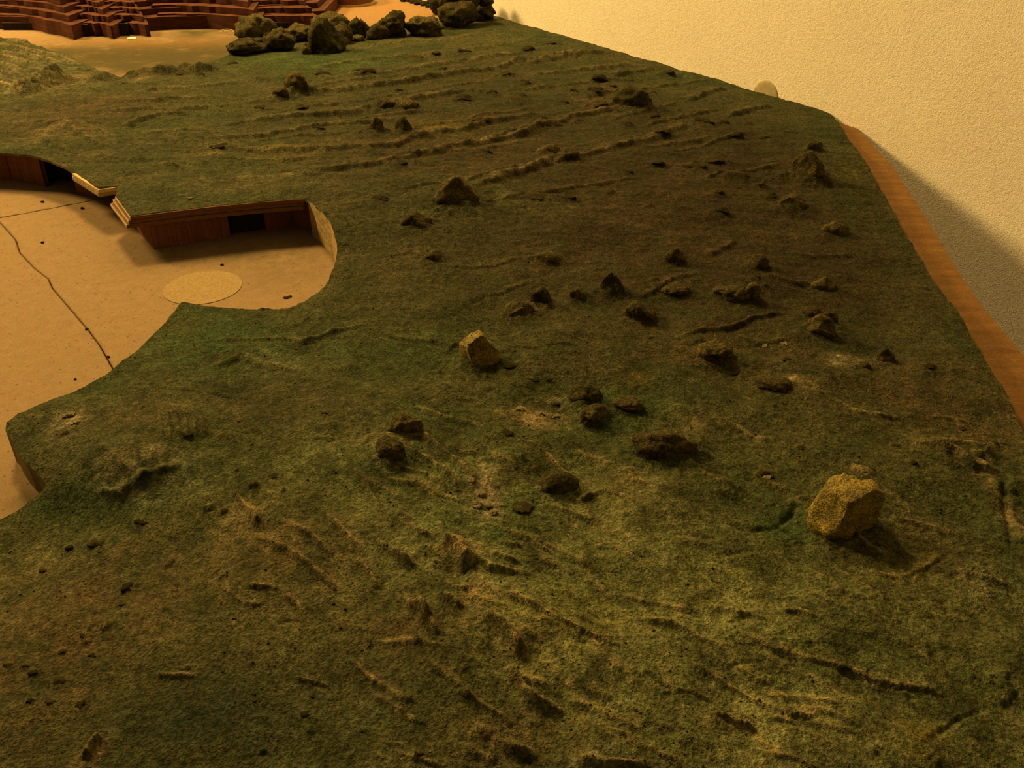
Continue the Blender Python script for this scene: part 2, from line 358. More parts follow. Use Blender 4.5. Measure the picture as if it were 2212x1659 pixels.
def polyline_sd(x, y, P):
    """signed distance (positive on the left of the direction) and 0..1 position along the polyline"""
    best = np.full(x.shape, 1e9); sg = np.ones(x.shape); tt = np.zeros(x.shape)
    L = np.linalg.norm(np.diff(P, axis=0), axis=1); T = np.concatenate([[0], np.cumsum(L)]); tot = T[-1]
    for i in range(len(P) - 1):
        dx, dy = P[i + 1] - P[i]; l2 = dx * dx + dy * dy + 1e-18
        t = ((x - P[i, 0]) * dx + (y - P[i, 1]) * dy) / l2
        tc = np.clip(t, 0, 1); ex = x - P[i, 0] - tc * dx; ey = y - P[i, 1] - tc * dy
        d = np.sqrt(ex * ex + ey * ey)
        s = np.sign(dx * (y - P[i, 1]) - dy * (x - P[i, 0]))
        mk = d < best
        best = np.where(mk, d, best); sg = np.where(mk, s, sg); tt = np.where(mk, (T[i] + tc * L[i]) / tot, tt)
    return best * sg, tt

G1 = 'stones glued on the slope'
ROCKS = [  # name, foot u, v, seen width, seen height, label, material, seed, facets, then options
 ('boulder',1828,1162,156,150,'largest ochre-yellow boulder on the near right slope',M_OCHRE,14,99,0.0,0.85,0.1,0.22,None,G1,'rock',0.2),
 ('boulder',1430,990,135,66,'dark flat-bottomed boulder with lighter crown left of the largest yellow boulder',M_ROCKD,12,4,0,0.7,None,0.6),
 ('boulder',1035,795,88,76,'yellow-flecked angular boulder in the middle of the slope',M_OCHRE,13,7,0.1,0.8,-0.3),
 ('stone',1263,868,72,40,'upper stone of the knobbly pair beside the shiny tan patch',M_ROCK,14,6),
 ('stone',1285,908,60,36,'lower stone of the knobbly pair beside the shiny tan patch',M_CLUMP,15,4),
 ('stone',1205,1062,86,50,'smooth dome-shaped dark green stone below the middle of the picture',M_ROCK,16,1,0.1,0.8,None,0.5,None,G1,'rock',0.1),
 ('stone',875,945,72,40,'upper clod of the brown pair left of the combed arcs',M_CLUMP,17,5),
 ('stone',838,1000,70,46,'lower clod of the brown pair left of the combed arcs',M_ROCKD,18,5),
 ('stone',1167,660,46,42,'upright pale olive stone of the pair above the angular boulder',M_ROCK,19,5),
 ('stone',1120,684,58,32,'low elongated stone of the pair above the angular boulder',M_CLUMP,20,4),
 ('stone',1320,635,56,46,'pointed cone-shaped dark stone right of the stone pair',M_ROCKD,21,4,0.55),
 ('stone',1248,642,38,26,'small brown stone between the stone pair and the pointed stone',M_CLUMP,22,4),
 ('stone',1383,690,70,46,'dark rounded mound stone below the pointed stone',M_ROCKD,23,3,0.3),
 ('stone',1460,636,56,20,'flat dark slab stone right of the pointed stone',M_ROCKD,24,3),
 ('stone',1580,652,80,26,'long low part-shadowed stone left of the round knob',M_ROCKD,25,4),
 ('stone',1622,650,40,42,'round knob stone at the end of the long low stone',M_CLUMP,26,2),
 ('stone',1456,572,48,36,'squat dark stone above the flat slab stone',M_ROCKD,27,4,0.3),
 ('stone',1638,588,52,32,'dark stone above the round knob stone',M_ROCKD,28,4,0.2),
 ('stone',1755,690,44,30,'upper left stone of the trio near the right edge',M_ROCKD,29,5),
 ('stone',1793,696,36,26,'right-hand stone of the trio near the right edge',M_ROCKD,30,5),
 ('stone',1770,728,66,38,'lowest stone of the trio near the right edge',M_CLUMP,31,5),
 ('boulder',1745,392,80,62,'large dark craggy lump near the far right corner',M_ROCKD,32,5,0.35),
 ('stone',1760,328,32,24,'small dark stone above the craggy lump at the far right corner',M_ROCKD,33,4),
 ('stone',1715,458,70,34,'wide dark stone below the craggy lump at the far right corner',M_ROCKD,34,4,0.3),
 ('stone',1808,512,54,26,'pale-topped stone close to the right model edge',M_CLUMP,35,5),
 ('boulder',1368,238,78,50,'big rounded boulder on the far slope below the wall',M_ROCK,36,4,0.15),
 ('boulder',985,446,92,58,'wide low boulder on the slope right of the plaza',M_CLUMP,37,3,0.2),
 ('stone',900,494,64,34,'low dark stone below the wide boulder right of the plaza',M_ROCKD,38,4,0.2),
 ('stone',872,296,44,38,'right one of two peaked stones on the far terraces',M_ROCK,39,5,0.45),
 ('stone',812,290,42,38,'left one of two peaked stones on the far terraces',M_CLUMP,40,5,0.4),
 ('stone',882,242,52,24,'right one of two low stones above the peaked stones',M_CLUMP,41,4),
 ('stone',836,240,52,26,'left one of two low stones above the peaked stones',M_ROCKD,42,4),
 ('stone',640,206,58,40,'rough brown stone below the green patch on the far slope',M_CLUMP,43,5),
 ('stone',606,216,34,24,'small dark stone at the foot of the rough brown stone',M_ROCKD,44,4),
 ('stone',1182,572,48,24,'small yellowish stone alone on the brown middle slope',M_CLUMP,45,3),
 ('stone',936,568,42,24,'small brown stone right of the plaza rim',M_CLUMP,46,4),
 ('stone',1226,348,46,24,'dark stone of a touching pair in the middle of the far slope',M_ROCKD,47,3),
 ('stone',1186,340,48,26,'paler stone of a touching pair in the middle of the far slope',M_CLUMP,48,5),
 ('stone',1676,848,74,28,'long dark stone beside the tan patch below the trio',M_ROCKD,49,3),
 ('stone',1915,785,46,30,'dark stone near the right edge below the trio',M_ROCKD,50,4,0.2),
 ('stone',1360,890,62,24,'flat dark green stone right of the knobbly pair',M_ROCKD,51,3),
 ('stone',1560,785,88,42,'rough broad clod amid gravel left of the trio',M_CLUMP,52,6,0,0.8,None,0.45,None,G1,'rock',0.4),
 ('stone',1785,628,52,24,'low stone with pale left tip above the trio',M_CLUMP,53,4),
]
CL = [(500,140,24,10),(560,175,20,10),(430,165,24,10),(385,160,20,9),(270,185,16,8),(895,128,36,14),(1002,118,28,14),(940,118,22,9),(1140,112,30,16),(1190,96,26,14),(700,168,40,16),(785,162,50,16),(955,155,20,10),
 (1095,165,36,18),(1135,185,24,12),(1060,205,26,14),(1125,210,30,16),(1120,222,40,14),(1000,220,40,18),(860,200,24,14),(560,240,26,12),(650,240,34,18),(690,280,24,8),(1040,268,38,18),(1165,270,30,12),(1250,262,28,14),
 (1295,178,36,18),(1320,190,26,14),(1285,205,34,18),(1290,235,44,18),(1240,203,18,12),(1215,225,28,14),(1410,205,22,14),(1440,165,36,22),(1415,258,28,14),(1460,262,26,12),(1352,278,26,18),(1430,296,34,18),(1520,272,40,20),(1560,272,30,16),(1590,300,32,22),
 (1500,245,26,10),(1620,270,24,10),(1650,300,26,8),(1350,375,34,16),(1545,352,40,20),(1500,365,46,16),(1590,385,56,20),(1420,355,30,10),(1550,425,28,20),(1555,465,40,22),(1640,405,28,16),(1660,425,36,16),(1160,430,44,14),(1225,430,32,12),(1045,330,34,18),
 (860,362,34,12),(880,500,30,12),(820,435,40,14),(620,270,20,8),(470,322,40,12),(1195,862,36,8),(1150,830,22,8),(1085,795,26,10),(1105,800,34,12),(1650,1025,26,16),(1415,610,20,10),(1500,610,24,8),(1630,612,24,16),(1610,690,22,10),
 (1510,740,22,10),(1650,790,36,12),(1590,800,36,14),(1620,812,40,14),(1700,790,20,10),(1860,800,40,12),(2000,800,36,10),(1730,975,16,10),(305,1135,30,18),(210,1185,40,16),(150,1188,20,14),(90,1235,18,8),(275,1270,32,20),(262,1305,18,10),(180,1372,24,12),
 (235,1350,20,10),(15,1440,24,12),(50,1440,20,12),(70,1455,22,14),(125,1470,26,14),(65,1518,18,10),(105,1520,22,9),(170,1522,22,12),(225,1355,18,10),(195,1412,16,8),(130,1402,16,8),(660,1550,20,12),(780,1580,12,8),(760,1640,12,8),(905,1635,22,10),(400,1455,22,9),
 (590,1030,20,7),(400,940,24,8),(485,945,30,8),(140,935,20,8),(1400,730,18,8),(1240,770,16,8),(700,905,18,7),(620,645,20,6),(1130,1090,44,14),(1090,945,30,12),(1270,870,20,10),(1970,1005,22,12),(2040,985,26,16),(2110,1000,34,16),(1940,960,22,10),(2150,960,22,12),(2080,930,20,10)]
MOUNDS = []
for rk in ROCKS:
    p_ = gp(rk[1], rk[2]); m_ = mpp(p_); MOUNDS.append((p_[0], p_[1] + 0.25 * rk[3] * m_, rk[3] * m_ * 0.56, rk[4] * m_ * (0.14 if rk[3] > 140 else 0.42)))
for u_, v_, w_, h_ in CL:
    p_ = gp(u_, v_); m_ = mpp(p_); MOUNDS.append((p_[0], p_[1] + 0.15 * w_ * m_, w_ * m_ * 0.6, h_ * m_ * 0.5))
def relief(x, y, mounds=True):
    """everything pressed into or built up on the smooth base"""
    h = np.zeros(x.shape)
    wob = fbm(x * 22, y * 22, 3, 3.1)
    for kind, wd, hg, P in STW:
        mg = wd * 4
        mk = (x > P[:, 0].min() - mg) & (x < P[:, 0].max() + mg) & (y > P[:, 1].min() - mg) & (y < P[:, 1].max() + mg)
        if not mk.any(): continue
        xs, ys = x[mk], y[mk]
        s, t = polyline_sd(xs, ys, P)
        s = s + wob[mk] * wd * (0.08 if kind == 'rib' else 0.28)
        amp = hg * np.clip(np.minimum(t, 1 - t) * 5.5, 0.0, 1.0) ** 0.8 * (0.85 + (0.0 if kind == 'rib' else 0.35) * fbm(xs * 40, ys * 40, 2, 8.0))
        q = s / wd
        if kind == 'ridge': v = np.exp(-(q / 0.6) ** 2)
        elif kind == 'rib': v = np.where(q > 0, np.exp(-q / 1.1), np.exp(-(q / 0.2) ** 2))
        elif kind == 'groove': v = -np.exp(-(q / 0.5) ** 2) + 0.25 * np.exp(-((q - 0.9) / 0.5) ** 2)
        else:
            v = np.where(q > 0, np.exp(-q / 1.4), np.exp(-(q / 0.26) ** 2)) - 0.15 * np.exp(-((q + 0.6) / 0.3) ** 2)
        h[mk] += amp * v
    for cx, cy, rr, hh in (MOUNDS if mounds else []):
        mk = (np.abs(x - cx) < 2.4 * rr) & (np.abs(y - cy) < 2.4 * rr)
        if not mk.any(): continue
        q = np.hypot(x[mk] - cx, (y[mk] - cy) * 1.2) / rr * (1 + 0.35 * wob[mk] + 0.25 * fbm(x[mk] * 60, y[mk] * 60, 2, 15.0))
        h[mk] += hh * np.exp(-q * q)
    return h
def fine(x, y):
    ca, sa = math.cos(0.72), math.sin(0.72)
    xr, yr = x * ca - y * sa, x * sa + y * ca
    near = np.clip((1.25 - y) / 0.5, 0.0, 1.0)
    far = 1 - near
    rg = np.clip((x + 0.25) / 0.25, 0.25, 1.0)
    h = (0.0045 + 0.0045 * near * rg) * fbm(x * 8, y * 8, 3, 1.0)
    h = h + near * (rg * 0.0022 * fbm(xr * 8, yr * 30, 4, 5.0, 0.5) + (0.0003 + 0.0005 * rg) * fbm(xr * 90, yr * 150, 3, 2.0, 0.65))
    h = h + far * (0.0020 * fbm(x * 8, y * 34, 4, 6.0) + 0.0010 * fbm(x * 70, y * 90, 3, 4.0))
    lump = np.clip(fbm(x * 55, y * 55, 3, 11.0) - 0.55, 0, 1)
    return h + 0.006 * lump * np.clip(fbm(x * 6, y * 6, 2, 12.0) + 0.3, 0, 1)

# flat places (building roof) and edges that must stay put keep little relief
ROOF_FLAT = np.array([gp(u, v)[:2] for u, v in [(230,408),(282,471),(668,427),(655,372),(290,372)]])
LEDGE_FLAT = np.array([gp(u, v)[:2] for u, v in [(146,360),(212,412),(262,405),(250,362)]])
def inside(x, y, P):
    r = np.zeros(x.shape, dtype=bool); n = len(P)
    for i in range(n):
        x0, y0 = P[i]; x1, y1 = P[(i + 1) % n]
        if y0 == y1: continue
        c = ((y0 > y) != (y1 > y)) & (x < (x1 - x0) * (y - y0) / (y1 - y0) + x0)
        r ^= c
    return r
def height(x, y, mounds=True):
    x = np.asarray(x, dtype=np.float64); y = np.asarray(y, dtype=np.float64)
    b = base_h(x, y)
    r = relief(x, y, mounds) + fine(x, y)
    k = np.clip((b - 0.002) / 0.014, 0.12, 1.0)
    k = np.where(inside(x, y, ROOF_FLAT), 0.3, k)
    h = np.maximum(b + r * k, 0.0012)
    return np.where(inside(x, y, ROOF_FLAT) | inside(x, y, LEDGE_FLAT), np.maximum(h, 0.0577), h)
def ground(u, v):
    """point of the finished relief near picture u, v"""
    p = gp(u, v); x = np.array([p[0]]); y = np.array([p[1]])
    return np.array([p[0], p[1], float(height(x, y, False)[0])])

# ------------------------------------------------------------------ outline of the relief in plan
EDGE_PX = [(-260,318),(0,331),(60,335),(110,349),(158,370),(213,407),(234,404),(255,401),(249,421),(264,443),(282,467),(360,457),(450,446),(560,435),(660,428),
 (668,432),(690,455),(712,480),(722,503),(728,535),(722,570),(710,602),(692,630),(662,653),(628,668),(560,667),(490,665),(440,662),(404,657),(392,655),
 (380,674),(350,706),(300,752),(245,797),(180,830),(100,868),(40,893),(14,916),(12,932),(45,985),(75,1020),(104,1048),(60,1085),(0,1122),(-260,1240)]
LEFT = [gp(u, v)[:2] for u, v in EDGE_PX]
NEAR = [np.array([-0.9, 0.42]), np.array([-0.55, 0.2]), np.array([0.6, 0.2]), np.array([0.72, 0.5])]
RIGHT = [gp(u, v)[:2] for u, v in [(2330,1100),(2260,1000),(2193,889),(2164,831),(2096,720),(2014,600),(1937,470),(1875,359),(1835,300),(1803,252),(1793,244),(1650,201),(1500,158),(1340,112),(1200,72),(1060,33)]]
BACK = [gp(u, v)[:2] for u, v in [(1000,14),(955,40),(900,62),(820,70),(740,80),(650,92),(580,100),(500,116),(440,138),(330,158),(255,168),(240,168),(226,156),(200,146),(140,117),(60,93),(0,83),(-260,52)]]
OUT = [np.array([-2.3, 2.4]), np.array([-2.2, 1.6])]
def resample(P, step):
    out = []
    for i in range(len(P)):
        a, b = P[i], P[(i + 1) % len(P)]; n = max(1, int(np.linalg.norm(b - a) / step))
        for k in range(n): out.append(a + (b - a) * k / n)
    return np.array(out)
POLY = np.array(LEFT + NEAR + RIGHT + BACK + OUT)
POLYR = resample(POLY, 0.012)
jag = np.stack([fbm(POLYR[:, 0] * 60, POLYR[:, 1] * 60, 2, 20.0), fbm(POLYR[:, 0] * 60, POLYR[:, 1] * 60, 2, 30.0)], axis=1)
POLYR = POLYR + jag * 0.0012

def clipped_grid(X, Y, P):
    """quads of the grid inside plan polygon P, the rim drawn onto the outline; returns plan verts, faces, rim edges"""
    nr, nc = X.shape
    ins = inside(X.ravel(), Y.ravel(), P)
    idx = np.arange(nr * nc).reshape(nr, nc)
    F = np.stack([idx[:-1, :-1], idx[:-1, 1:], idx[1:, 1:], idx[1:, :-1]], axis=2).reshape(-1, 4)
    F = F[ins[F].any(axis=1)]
    used = np.unique(F); remap = np.full(nr * nc, -1); remap[used] = np.arange(len(used))
    F = remap[F]; xs = X.ravel()[used].copy(); ys = Y.ravel()[used].copy(); out = ~ins[used]
    ox, oy = xs[out], ys[out]; bx, by = ox.copy(), oy.copy(); bd = np.full(ox.shape, 1e9)
    for i in range(len(P)):
        a, b = P[i], P[(i + 1) % len(P)]; d = b - a; l2 = d @ d + 1e-18
        mk = (np.abs(ox - a[0]) < 0.12) & (np.abs(oy - a[1]) < 0.12) if math.sqrt(l2) < 0.1 else np.ones(ox.shape, bool)
        t = np.clip(((ox - a[0]) * d[0] + (oy - a[1]) * d[1]) / l2, 0, 1); cx, cy = a[0] + t * d[0], a[1] + t * d[1]
        dd = np.where(mk, np.hypot(ox - cx, oy - cy), 1e9); m = dd < bd
        bx[m], by[m], bd[m] = cx[m], cy[m], dd[m]
    xs[out], ys[out] = bx, by
    e = np.concatenate([F[:, [0, 1]], F[:, [1, 2]], F[:, [2, 3]], F[:, [3, 0]]])
    key = np.sort(e, axis=1); code = key[:, 0].astype(np.int64) * (len(used) + 1) + key[:, 1]
    _, inv, cnt = np.unique(code, return_inverse=True, return_counts=True)
    rim = e[cnt[inv] == 1]
    return xs, ys, F, rim

# ------------------------------------------------------------------ paint on the relief (spray patches with soft borders)
def hexlin(r, g, b): return np.array([((c / 255) ** 2.2) for c in (r, g, b)])
OLIVE = np.array([0.094, 0.112, 0.039]); UMBER = np.array([0.112, 0.083, 0.036]); DKUMB = np.array([0.045, 0.035, 0.016]); LTOLV = np.array([0.28, 0.30, 0.11]); GREEN = np.array([0.066, 0.112, 0.034])
DKGREEN = np.array([0.040, 0.055, 0.025]); TANP = np.array([0.30, 0.235, 0.10]); CREAM = np.array([0.42, 0.36, 0.19]); YEL = np.array([0.17, 0.145, 0.03]); PALEG = np.array([0.2, 0.22, 0.11])
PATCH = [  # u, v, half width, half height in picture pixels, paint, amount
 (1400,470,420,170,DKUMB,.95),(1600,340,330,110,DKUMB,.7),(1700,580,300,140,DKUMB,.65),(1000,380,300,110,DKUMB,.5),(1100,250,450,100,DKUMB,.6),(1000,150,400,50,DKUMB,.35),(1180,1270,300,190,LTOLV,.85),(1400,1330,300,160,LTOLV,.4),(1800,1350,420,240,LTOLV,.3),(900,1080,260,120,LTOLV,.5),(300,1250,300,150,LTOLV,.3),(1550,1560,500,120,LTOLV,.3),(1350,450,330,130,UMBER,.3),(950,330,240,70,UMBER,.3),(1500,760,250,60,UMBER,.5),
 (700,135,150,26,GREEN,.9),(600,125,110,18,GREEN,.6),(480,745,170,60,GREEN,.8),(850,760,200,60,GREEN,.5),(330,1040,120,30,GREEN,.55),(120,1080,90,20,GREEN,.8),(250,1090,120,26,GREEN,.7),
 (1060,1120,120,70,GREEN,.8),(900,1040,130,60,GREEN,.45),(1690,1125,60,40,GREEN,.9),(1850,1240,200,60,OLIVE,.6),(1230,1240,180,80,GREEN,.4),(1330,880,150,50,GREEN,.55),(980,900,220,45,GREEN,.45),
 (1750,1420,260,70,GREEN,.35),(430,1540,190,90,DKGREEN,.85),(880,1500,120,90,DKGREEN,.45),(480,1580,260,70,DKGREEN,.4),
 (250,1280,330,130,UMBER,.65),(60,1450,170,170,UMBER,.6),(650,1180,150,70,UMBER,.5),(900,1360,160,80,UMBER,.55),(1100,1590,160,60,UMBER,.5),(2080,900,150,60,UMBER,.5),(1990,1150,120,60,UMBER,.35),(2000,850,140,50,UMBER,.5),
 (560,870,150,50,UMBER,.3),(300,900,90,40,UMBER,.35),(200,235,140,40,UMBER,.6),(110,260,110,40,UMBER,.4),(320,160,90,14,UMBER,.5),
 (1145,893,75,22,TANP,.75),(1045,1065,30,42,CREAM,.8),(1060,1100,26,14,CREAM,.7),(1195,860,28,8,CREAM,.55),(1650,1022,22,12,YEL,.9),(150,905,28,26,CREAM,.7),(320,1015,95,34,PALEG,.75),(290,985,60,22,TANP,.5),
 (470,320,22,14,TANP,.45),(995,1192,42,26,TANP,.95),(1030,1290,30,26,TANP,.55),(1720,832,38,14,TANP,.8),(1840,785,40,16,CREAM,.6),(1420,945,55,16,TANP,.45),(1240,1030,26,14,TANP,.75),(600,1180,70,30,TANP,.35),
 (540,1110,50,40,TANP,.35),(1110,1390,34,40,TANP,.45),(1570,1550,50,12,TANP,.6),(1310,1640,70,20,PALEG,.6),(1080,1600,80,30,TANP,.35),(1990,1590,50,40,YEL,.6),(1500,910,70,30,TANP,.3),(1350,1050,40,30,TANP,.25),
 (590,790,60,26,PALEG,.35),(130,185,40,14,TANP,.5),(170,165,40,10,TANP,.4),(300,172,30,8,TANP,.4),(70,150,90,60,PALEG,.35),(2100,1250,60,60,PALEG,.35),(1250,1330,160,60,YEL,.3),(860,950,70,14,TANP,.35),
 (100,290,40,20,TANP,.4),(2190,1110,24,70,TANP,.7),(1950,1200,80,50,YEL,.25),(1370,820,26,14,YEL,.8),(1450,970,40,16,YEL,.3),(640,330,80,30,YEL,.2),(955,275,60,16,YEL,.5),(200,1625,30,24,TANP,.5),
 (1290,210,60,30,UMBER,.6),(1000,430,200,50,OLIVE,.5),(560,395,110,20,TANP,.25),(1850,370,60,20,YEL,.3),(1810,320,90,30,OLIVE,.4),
]
def paint(x, y, z):
    n1 = fbm(x * 9, y * 9, 4, 41.0); n2 = fbm(x * 28, y * 28, 4, 43.0); n3 = fbm(x * 4, y * 4, 3, 47.0); n4 = fbm(x * 110, y * 110, 3, 49.0)
    a = np.clip(0.45 + 0.55 * n1 + 0.3 * n2, 0, 1)[:, None]
    col = OLIVE * (1 - a) + (0.55 * OLIVE + 0.45 * UMBER) * a
    g = np.clip(n3 * 1.2 + 0.3 * n2, 0, 1)[:, None] * 0.5
    col = col * (1 - g) + GREEN * g
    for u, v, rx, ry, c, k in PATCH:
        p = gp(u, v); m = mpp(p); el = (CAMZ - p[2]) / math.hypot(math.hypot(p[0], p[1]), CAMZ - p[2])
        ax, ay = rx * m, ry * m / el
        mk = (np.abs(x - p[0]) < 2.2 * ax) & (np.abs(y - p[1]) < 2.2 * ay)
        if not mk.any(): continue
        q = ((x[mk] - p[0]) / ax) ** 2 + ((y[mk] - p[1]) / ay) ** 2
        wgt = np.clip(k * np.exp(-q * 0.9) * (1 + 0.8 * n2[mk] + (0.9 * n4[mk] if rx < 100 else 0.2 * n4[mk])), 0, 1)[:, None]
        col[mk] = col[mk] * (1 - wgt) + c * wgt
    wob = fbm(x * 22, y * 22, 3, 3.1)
    for kind, wd_, hg, P in STW:  # tan stroke crests: dry-brush plus a highlight painted towards the lit far side
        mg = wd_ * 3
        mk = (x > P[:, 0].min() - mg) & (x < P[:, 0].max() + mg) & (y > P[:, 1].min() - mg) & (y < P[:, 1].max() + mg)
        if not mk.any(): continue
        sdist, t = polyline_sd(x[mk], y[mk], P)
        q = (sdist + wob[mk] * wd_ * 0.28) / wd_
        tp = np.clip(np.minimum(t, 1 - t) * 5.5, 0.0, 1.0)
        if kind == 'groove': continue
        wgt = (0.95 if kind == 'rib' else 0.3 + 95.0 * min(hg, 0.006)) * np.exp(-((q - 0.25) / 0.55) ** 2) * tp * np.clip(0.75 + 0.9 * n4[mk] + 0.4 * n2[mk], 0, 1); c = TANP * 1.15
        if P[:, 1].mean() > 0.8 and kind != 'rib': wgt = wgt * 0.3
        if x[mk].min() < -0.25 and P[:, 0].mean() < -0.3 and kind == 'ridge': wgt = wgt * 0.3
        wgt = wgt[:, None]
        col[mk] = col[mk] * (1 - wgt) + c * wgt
    col = col * np.exp(0.28 * n2 + 0.24 * n1 + 0.18 * n4)[:, None]
    wear = np.clip(n4 - 0.55, 0, 1)[:, None] * 0.5 * np.clip(n1 + 0.4, 0, 1)[:, None]
    col = col * (1 - wear) + TANP * wear
    col = col * np.array([0.485, 0.50, 0.60])
    return np.concatenate([col, np.ones((len(x), 1))], axis=1)

# ------------------------------------------------------------------ room: wall, floor, table
WA, WB = gp(1060, 33), gp(1793, 244)
wd = (WB - WA)[:2] / np.linalg.norm((WB - WA)[:2]); wn = np.array([-wd[1], wd[0]])
if wn[0] < 0: wn = -wn
W0 = WA[:2] + wn * 0.004
wa, wb = W0 - wd * 2.4, W0 + wd * 4.0
o = link('wall_right', prism_mesh('wall_right', [tuple(wa), tuple(wb), tuple(wb + wn * 0.12), tuple(wa + wn * 0.12)], -0.76, 2.3), M_WALL)
o['kind'] = 'structure'; o['label'] = 'cream plastered wall behind the model'
o = link('floor', prism_mesh('floor', [(-4, -2), (wb[0] + .1, -2), (3.2, -1.6), (-1.2, 5.6), (-4, 5.6)], -0.8, -0.76), M_FLOOR)
o['kind'] = 'structure'
TZ = -0.0045
strip = [un(u, v, TZ)[:2] for u, v in [(1850,266),(1860,276),(1905,336),(1932,366),(2000,470),(2082,606),(2130,672),(2212,769),(2330,905),(2420,1010)]]
strip[0] = np.array(strip[0]) - wn * max(0, (np.array(strip[0]) - W0) @ wn + 0.001)
strip[1] = np.array(strip[1]) - wn * max(0, (np.array(strip[1]) - W0) @ wn + 0.001)
back = W0 - wd * 1.15 - wn * 0.002
tpts = [tuple(p) for p in strip] + [(0.74, 0.14), (-2.5, 0.14), (-2.5, 3.9), tuple(back)]
table = tag(empty('display_table', (-0.6, 1.8, -0.76)), 'orange-brown wooden table carrying the whole landscape model', 'table')
link('tabletop', prism_mesh('tabletop', tpts, TZ - 0.028, TZ, 0.0012), M_TABLE, table)
for lx, ly in [(-2.3, 0.35), (0.5, 0.35), (-2.3, 3.6), (-0.7, 3.5), (0.1, 2.2)]:
    link('leg', prism_mesh('leg', [(lx - .03, ly - .03), (lx + .03, ly - .03), (lx + .03, ly + .03), (lx - .03, ly + .03)], -0.76, TZ - 0.028, 0.002), M_TABLE, table)

# round plastic stop on the wall
def on_wall(u, v):
    d = ray(u, v); Oc = np.array([0, 0, CAMZ]); t = ((W0 - Oc[:2]) @ wn) / (d[:2] @ wn)
    return Oc + t * d
dc = on_wall(1653, 210)
bm = bmesh.new()
prof = [(0.0, 0.0022), (0.015, 0.0022), (0.028, 0.002), (0.034, 0.0016), (0.0368, 0.0008), (0.037, 0.0)]
rings = []
for r, h in prof[1:]:
    rings.append([bm.verts.new((r * math.cos(a), r * math.sin(a), h)) for a in [2 * math.pi * k / 40 for k in range(40)]])
top = bm.verts.new((0, 0, 0.0022))
for k in range(40):
    bm.faces.new((top, rings[0][k], rings[0][(k + 1) % 40]))
    for q in range(len(rings) - 1):
        bm.faces.new((rings[q][k], rings[q + 1][k], rings[q + 1][(k + 1) % 40], rings[q][(k + 1) % 40]))
bm.faces.new(rings[-1][::-1])
me = bpy.data.meshes.new('wall_disc'); bm.to_mesh(me); bm.free()
disc = link('wall_stop_disc', me, M_DISC, None, True)
disc.location = Vector((dc[0], dc[1], dc[2])); disc.rotation_euler = Vector((-wn[0], -wn[1], 0)).to_track_quat('Z', 'Y').to_euler()
tag(disc, 'faint round cloudy disc stuck on the cream wall above the model edge', 'wall disc')

# ------------------------------------------------------------------ relief mesh
NR, NC = 1020, 1080
ys = [0.2]
cst = 0.00118
while ys[-1] < 3.3: ys.append(ys[-1] + cst * (0.55 + ys[-1]) ** 1.5)
ys = np.array(ys)
ts = np.linspace(-1.22, 1.22, NC)
Y, T = np.meshgrid(ys, ts, indexing='ij')
X = T * (0.85 * Y + 0.30) * 0.5545
vx, vy, F, rim = clipped_grid(X, Y, POLYR)
vz = height(vx, vy)
print('relief verts', len(vx), 'faces', len(F), 'rows', len(ys))
terrain = tag(empty('relief_landscape', (0, 1.2, 0)), 'dark green and brown painted plaster hillside covering most of the model', 'model landscape')
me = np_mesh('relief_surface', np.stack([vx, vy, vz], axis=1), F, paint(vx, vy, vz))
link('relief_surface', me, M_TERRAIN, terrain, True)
# cut side of the relief board: down to the board, or only a skin where a roof oversails
RFRONT = np.array([gp(u, v)[:2] for u, v in [(-260,318),(0,331),(60,335),(110,349),(158,370),(213,407),(255,401),(249,421),(282,467),(360,457),(450,446),(560,435),(660,428)]])
rv = np.unique(rim); rmap = np.full(len(vx), -1); rmap[rv] = np.arange(len(rv))
sd, _ = polyline_sd(vx[rv], vy[rv], RFRONT)
bot = np.where(np.abs(sd) < 0.006, vz[rv] - 0.004, TZ)
bot = np.minimum(bot, vz[rv] - 0.001)
ring_top = np.stack([vx[rv], vy[rv], vz[rv]], axis=1); ring_bot = np.stack([vx[rv], vy[rv], bot], axis=1)
n = len(rv); SF = np.stack([rmap[rim[:, 1]], rmap[rim[:, 0]], rmap[rim[:, 0]] + n, rmap[rim[:, 1]] + n], axis=1)
o = link('cut_edge', np_mesh('cut_edge', np.concatenate([ring_top, ring_bot]), SF), M_CUT, terrain)
o['label'] = 'cut edge of the relief board, bare tan by the pavilion'
o.data.materials.append(M_CUTG)
cxy = np.array([(f.center.x, f.center.y) for f in o.data.polygons])
rp = np.array([gp(u, v)[:2] for u, v in [(660,428),(690,455),(712,480),(728,535),(722,570),(692,630),(628,668)]])
dd, _ = polyline_sd(cxy[:, 0], cxy[:, 1], rp)
o.data.polygons.foreach_set('material_index', (np.abs(dd) > 0.015).astype(np.int32))

# ------------------------------------------------------------------ plaza boards
TAN = np.array([0.242, 0.172, 0.098]); OSG = np.array([0.052, 0.046, 0.018]); ORG = np.array([0.27, 0.15, 0.05])
plaza = tag(empty('plaza_board', (-0.7, 1.2, 0)), 'sandy tan board of the sunken plaza, split by two dark seams', 'model board')
s1 = [un(u, v)[:2] for u, v in [(-500,560),(-6,472),(60,460),(150,443),(240,425),(330,408)]]
s2 = [un(u, v)[:2] for u, v in [(-6,474),(18,500),(34,518),(42,545),(75,580),(105,603),(113,622),(190,712),(215,745),(245,798),(300,880)]]
far_r = W0 - wn * 0.02
gap = 0.0011
def shift(P, d): return [np.array(p) + np.array(d) for p in P]
pA = shift(s1, (0, gap)) + [np.array([-0.35, 2.1]), np.array([-0.2, 2.55]), W0 - wd * 0.1 - wn * 0.02, W0 - wd * 1.1 - wn * 0.02, np.array([-2.45, 3.8]), np.array([-2.45, 1.5])]
